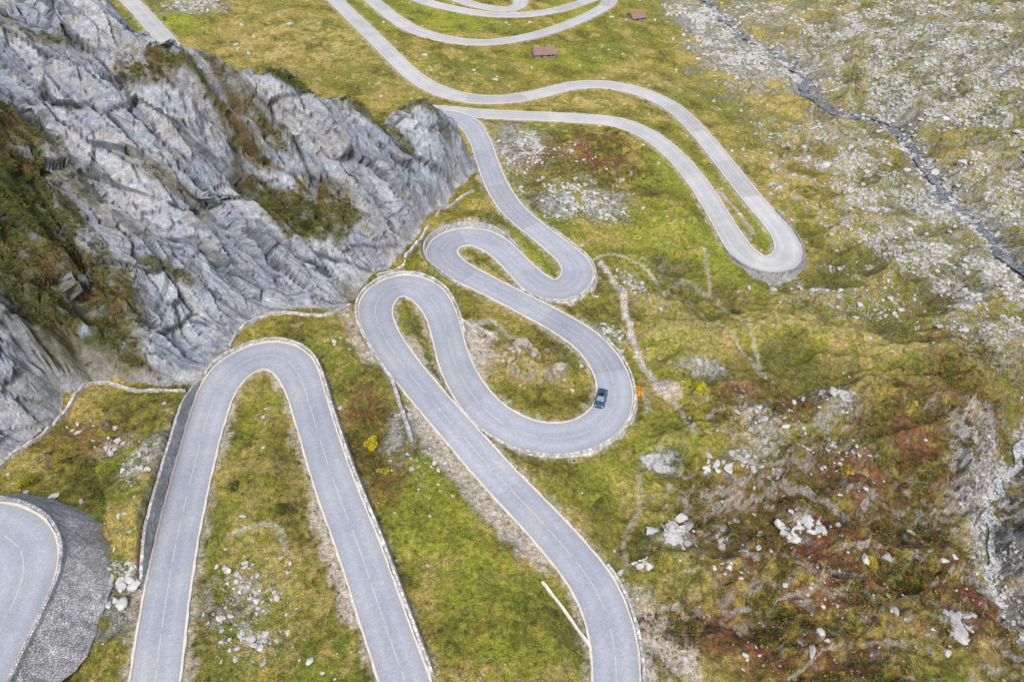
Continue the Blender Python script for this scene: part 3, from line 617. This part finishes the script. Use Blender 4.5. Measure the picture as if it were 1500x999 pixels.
wt=(np.clip(RED*1.2+DARK*.5+.08+.3*ROUGH,0,2)*area*inv_*(D>1.)*(CH<=0)*(SCREE<.4)*ss(-.2,.6,-N2+.5*N3)*np.clip(90/(Y+30),.2,1)).ravel(); wt/=wt.sum()
ids=rng.choice(NY*NX,10000,p=wt); pc=V[ids]
pal=np.array([(.072,.078,.017),(.13,.064,.03),(.185,.062,.03),(.10,.12,.02),(.26,.18,.035),(.08,.062,.025),(.165,.155,.032)])
redv=RED.ravel()[ids]; ci=rng.integers(0,7,len(ids)); ci=np.where(redv<.3,np.where(rng.random(len(ids))<.6,0,3),ci)
wt2=((CH>2)*area*inv_*ss(.4,.9,vgt)*(slope<2.4)).ravel(); wt2/=wt2.sum(); id2=rng.choice(NY*NX,4200,p=wt2)
pc=np.vstack([pc,V[id2]]); cols=np.vstack([pal[ci],pal[rng.choice([0,3,5,3,0],len(id2))]]); m=len(pc)
rad=.2+.6*rng.random(m)**2
v,f,c_=leafcloud(pc,rad,rad*.8,22,.09+.07*rad,cols)
me=mesh_np('low_shrubs',v,f,False); vcol(me,c_)
g=NT('shrub_leaves',.85); M_l=g.out(g.n('ShaderNodeAttribute',attribute_name='Col').outputs['Color'])
put('low_shrubs',me,M_l,kind='stuff',label='low rust and dark green heath shrubs covering the slopes',category='shrubs')
# single shrubs
M_bark=plain('bark',(.07,.05,.035),.9)
def shrub(px,py,s,c,label,seed,h=0.):
    x,y,_=gp(px,py,h); z=sampZ(x,y); e=put('shrub',None,label=label,category='bush'); e.location=(x,y,z)
    r_=np.random.default_rng(seed); nc=9
    cs=np.stack([r_.normal(0,.38*s,nc),r_.normal(0,.38*s,nc),r_.uniform(.1,.55,nc)*s],-1)
    v,f,cl=leafcloud(cs,np.full(nc,.42*s),np.full(nc,.6*s),120,np.full(nc,.07+.03*s),np.tile(np.array(c),(nc,1))*r_.uniform(.6,1.3,(nc,1)),seed)
    me=mesh_np('foliage',v,f,False); vcol(me,cl); put('foliage',me,M_l,e)
    bm=bmesh.new()
    for i in range(5):
        p1=Vector(cs[i]); d=p1-Vector((0,0,-.2)); L=d.length
        bmesh.ops.create_cone(bm,cap_ends=True,segments=6,radius1=.06*s,radius2=.02*s,depth=L,matrix=Matrix.Translation(Vector((0,0,-.2))+d*.5)@d.to_track_quat('Z','Y').to_matrix().to_4x4())
    me=bpy.data.meshes.new('stem'); bm.to_mesh(me); bm.free(); put('stem',me,M_bark,e)
for i,q in enumerate([(935,572,1.3,(.66,.33,.014),'round orange bush just outside the bend where the car drives'),
 (540,642,1.25,(.50,.40,.025),'yellow bush right of the bottom hairpin loop'),(563,683,.8,(.36,.31,.03),'small yellow bush below the yellow bush of the middle strip'),
 (1022,592,1.5,(.44,.40,.03),'yellow green bush right of the orange bush'),(1003,577,.9,(.35,.35,.03),'small green yellow bush between the orange bush and the yellow green one'),
 (42,706,1.3,(.30,.29,.03),'yellow green bush beside the hairpin at the left edge'),(1185,597,.9,(.28,.12,.03),'rusty bush at the right of the central scree'),
 (455,345,1.6,(.05,.085,.018),'dark green bush on the cliff ledge',5.5),(1240,690,1.0,(.33,.24,.03),'golden bush on the upper part of the rust slope'),
 (1270,835,1.1,(.38,.28,.03),'golden bush in the bottom right shrubs'),(1420,770,1.0,(.26,.09,.03),'red bush near the gorge rim'),(345,720,.8,(.09,.10,.018),'dark bush in the upper half of the bottom loop'),
 (415,745,1.,(.08,.09,.018),'dark bush in the middle of the bottom loop'),(880,735,.9,(.13,.13,.02),'olive bush on the grass between car bend and bottom bend'),(1080,455,.9,(.10,.11,.02),'dark green bush on the slope below the far right hairpin')]):
    shrub(*q[:5],seed=900+i,h=q[5] if len(q)>5 else 0.)
# ------------------------------------------------------------------ boxes
def box(bm,c,s,rz=0,bev=0):
    r=bmesh.ops.create_cube(bm,size=1,matrix=Matrix.Translation(c)@Matrix.Rotation(rz,4,'Z')@Matrix.Diagonal((*s,1)))
    if bev: bmesh.ops.bevel(bm,geom=list({e for v in r['verts'] for e in v.link_edges}),offset=bev,segments=2,affect='EDGES')
def bo(name,bm,mat,parent):
    me=bpy.data.meshes.new(name); bmesh.ops.recalc_face_normals(bm,faces=bm.faces); bm.to_mesh(me); bm.free(); return put(name,me,mat,parent)
M_roof=stone_mat('rusty_roof',(.16,.095,.085),(.28,.18,.165),3.); M_hut=masonry_mat('hut_stone',(.26,.25,.24),(.42,.40,.38),2.5); M_wood=plain('dark_wood',(.08,.05,.03),.8); M_gl=plain('dark_glass',(.03,.04,.05),.1)
def hut(px,py,L,Wd_,rz,label):
    x,y,_=gp(px,py); e=put('stone_hut',None,label=label,category='hut'); e.location=(x,y,sampZ(x,y)-.3); e.rotation_euler.z=rz
    bm=bmesh.new(); h=1.6; rh=1.3
    v=[bm.verts.new(q) for q in [(-L/2,-Wd_/2,-1),(L/2,-Wd_/2,-1),(L/2,Wd_/2,-1),(-L/2,Wd_/2,-1),(-L/2,-Wd_/2,h),(L/2,-Wd_/2,h),(L/2,Wd_/2,h),(-L/2,Wd_/2,h),(-L/2,0,h+rh),(L/2,0,h+rh)]]
    for q in [(0,1,5,4),(2,3,7,6),(1,2,6,9,5),(3,0,4,8,7)]: bm.faces.new([v[i] for i in q])
    bo('wall',bm,M_hut,e)
    bm=bmesh.new(); a=math.atan2(rh,Wd_/2); sl=math.hypot(rh,Wd_/2)+.5
    for sg in (-1,1):
        bmesh.ops.create_cube(bm,size=1,matrix=Matrix.Translation((0,sg*math.cos(a)*sl/2,h+rh+.1-math.sin(a)*sl/2))@Matrix.Rotation(-sg*a,4,'X')@Matrix.Diagonal((L+.7,sl,.12,1)))
    rf=bo('roof',bm,M_roof,e)
    bm=bmesh.new(); box(bm,(L*.25,Wd_*.12,h+rh+.2),(.5,.5,1.0)); bo('chimney',bm,M_hut,rf)
    bm=bmesh.new(); box(bm,(-L*.15,-Wd_/2-.03,.75),(.9,.08,1.5)); bo('door',bm,M_wood,e)
    for q in (.2,.38):
        bm=bmesh.new(); box(bm,(L*q,-Wd_/2-.02,1.05),(.6,.07,.6)); wf=bo('window',bm,M_wood,e)
        bm=bmesh.new(); box(bm,(L*q,-Wd_/2-.06,1.05),(.45,.03,.45)); bo('pane',bm,M_gl,wf)
hut(796,84,7.0,5.6,.15,'small stone hut with a reddish roof above the long pale road')
hut(932,27,5.6,5.6,.35,'small stone hut with a brown roof at the top near the stream')
# ------------------------------------------------------------------ car
def car(px,py):
    r=roadC; x,y,_=gp(px,py); i=int(np.argmin(np.hypot(r.p[:,0]-x,r.p[:,1]-y))); tx,ty=r.t[i]
    if ty>0: tx,ty=-tx,-ty
    e=put('car',None,label='dark blue grey car driving on the inside of the hairpin bend',category='car')
    e.location=(x,y,r.z[i]+.05); e.rotation_euler.z=math.atan2(ty,tx)
    Mp=plain('car_paint',(.025,.055,.10),.45,.03,0.,.35); Mg=plain('car_glass',(.12,.18,.23),.35,.02,0.,.25); Mt=plain('rubber',(.02,.02,.02),.8); Mm=plain('alloy',(.35,.35,.37),.4,.05,.7); Mh=plain('headlight_glass',(.5,.52,.55),.2); Mr_=plain('tail_lamp_glass',(.35,.02,.02),.2); Mk=plain('black_trim',(.015,.015,.016),.6,.1,0.,.2)
    st=[(-2.22,.70,.42,.62,.78),(-2.12,.84,.30,.75,.94),(-1.6,.90,.24,.80,1.0),(-.6,.92,.22,.80,.98),(.6,.92,.22,.79,.96),(1.15,.91,.22,.76,.92),(1.75,.88,.24,.68,.82),(2.1,.78,.30,.58,.70),(2.24,.58,.40,.50,.58)]
    bm=bmesh.new(); rings=[]
    for (sx,w,zb,zs,zt) in st:
        rings.append([bm.verts.new((sx,q[0]*w,q[1])) for q in [(-.86,zb),(-1,zb+.12),(-1,zs),(-.9,zt-.03),(-.6,zt),(0,zt+.02),(.6,zt),(.9,zt-.03),(1,zs),(1,zb+.12),(.86,zb)]])
    for a_,b_ in zip(rings,rings[1:]):
        for j in range(11): bm.faces.new([a_[j],a_[(j+1)%11],b_[(j+1)%11],b_[j]])
    bm.faces.new(rings[0]); bm.faces.new(rings[-1]); b=bo('body',bm,Mp,e)
    for p in b.data.polygons: p.use_smooth=True
    def quad(name,pts,mat,par,off=0):
        bm=bmesh.new(); bm.faces.new([bm.verts.new(q) for q in pts]); 
        ob=bo(name,bm,mat,par); return ob
    bm=bmesh.new()
    lo=[(-2.0,-.76,.93),(-2.0,.76,.93),(1.1,.79,.92),(1.1,-.79,.92)]; hi=[(-1.5,-.58,1.43),(-1.5,.58,1.43),(.3,.60,1.45),(.3,-.60,1.45)]
    L=[bm.verts.new(q) for q in lo]; H=[bm.verts.new(q) for q in hi]
    for j in range(4): bm.faces.new([L[j],L[(j+1)%4],H[(j+1)%4],H[j]])
    bm.faces.new(H); bo('cabin_frame',bm,Mp,e)
    def pane(name,a,b_,c_,d,ox,oy,oz,m=.07):
        cx=[(a[k_]+b_[k_]+c_[k_]+d[k_])/4 for k_ in range(3)]
        return quad(name,[tuple(cx[k_]+(q[k_]-cx[k_])*(1-m*(2 if k_==2 else 1.4))+(ox,oy,oz)[k_] for k_ in range(3)) for q in (a,b_,c_,d)],Mg,e)
    pane('windscreen',lo[2],lo[3],hi[3],hi[2],.02,0,.03); pane('rear_window',lo[1],lo[0],hi[0],hi[1],-.02,0,.03)
    for sg in (-1,1):
        l0=(-1.85,sg*.775,.95); l1=(-.45,sg*.785,.95); l2=(.95,sg*.795,.95); h0_=(-1.42,sg*.59,1.42); h1=(-.5,sg*.60,1.43); h2=(.25,sg*.605,1.43)
        pane('side_window',l0,l1,h1,h0_,0,sg*.02,.01); pane('side_window',l1,l2,h2,h1,0,sg*.02,.01)
    bm=bmesh.new(); box(bm,(-.6,0,1.455),(1.75,1.14,.05),0,.02); rf=bo('roof',bm,Mp,e)
    bm=bmesh.new(); box(bm,(-.15,0,1.49),(.75,.8,.012)); bo('sunroof',bm,Mk,rf)
    for sg in (-1,1):
        bm=bmesh.new(); box(bm,(-.6,sg*.52,1.51),(1.5,.04,.04)); bo('roof_rail',bm,Mm,rf)
        bm=bmesh.new(); box(bm,(.78,sg*1.0,1.0),(.14,.2,.13),0,.03); bo('wing_mirror',bm,Mp,e)
        bm=bmesh.new(); box(bm,(2.06,sg*.6,.66),(.22,.3,.12),-sg*.35,.03); bo('headlight',bm,Mh,e)
        bm=bmesh.new(); box(bm,(-2.14,sg*.66,.82),(.12,.26,.14),sg*.2,.03); bo('tail_light',bm,Mr_,e)
        for wx in (-1.38,1.4):
            bm=bmesh.new(); bmesh.ops.create_cone(bm,cap_ends=True,segments=24,radius1=.33,radius2=.33,depth=.22,matrix=Matrix.Translation((wx,sg*.83,.33))@Matrix.Rotation(math.pi/2,4,'X')); 
            bmesh.ops.bevel(bm,geom=[q for q in bm.edges if len(q.link_faces)==2 and q.calc_face_angle()>1],offset=.04,segments=2,affect='EDGES'); w_=bo('wheel',bm,Mt,e)
            bm=bmesh.new(); bmesh.ops.create_cone(bm,cap_ends=True,segments=20,radius1=.21,radius2=.21,depth=.03,matrix=Matrix.Translation((wx,sg*.94,.33))@Matrix.Rotation(math.pi/2,4,'X')); bo('rim',bm,Mm,w_)
    for sx in (-2.2,2.2):
        bm=bmesh.new(); box(bm,(sx,0,.42),(.12,1.3,.16),0,.04); bo('bumper',bm,Mk,e)
    e.scale=(.90,.92,.93)
car(880,586)
# ------------------------------------------------------------------ light, camera
w=bpy.data.worlds.new('World'); bpy.context.scene.world=w; w.use_nodes=True; nt=w.node_tree
sky=nt.nodes.new('ShaderNodeTexSky'); sky.sky_type='NISHITA'; sky.sun_disc=False
sv=Vector((.0,-.58,.80)).normalized(); sky.sun_elevation=math.asin(sv.z); sky.sun_rotation=math.atan2(sv.x,sv.y); sky.altitude=0; sky.dust_density=4.; sky.air_density=1.5
hs=nt.nodes.new('ShaderNodeHueSaturation'); hs.inputs['Saturation'].default_value=.75
nt.links.new(sky.outputs[0],hs.inputs['Color']); nt.links.new(hs.outputs[0],nt.nodes['Background'].inputs[0]); nt.nodes['Background'].inputs[1].default_value=.18
ld=bpy.data.lights.new('sun','SUN'); ld.energy=2.7; ld.angle=math.radians(12); ld.color=(1,.965,.92); lo_=bpy.data.objects.new('sun',ld); COL.objects.link(lo_); lo_.rotation_euler=sv.to_track_quat('Z','Y').to_euler()
cd=bpy.data.cameras.new('camera'); cd.lens=24.; cd.sensor_width=36; cd.clip_end=6000; cd.clip_start=.5
co=bpy.data.objects.new('camera',cd); COL.objects.link(co); co.location=(0,0,CZ); co.rotation_euler=(math.pi/2-P,0,0); bpy.context.scene.camera=co
vs_=bpy.context.scene.view_settings; vs_.view_transform='Standard'; vs_.look='None'; vs_.exposure=0; vs_.gamma=1
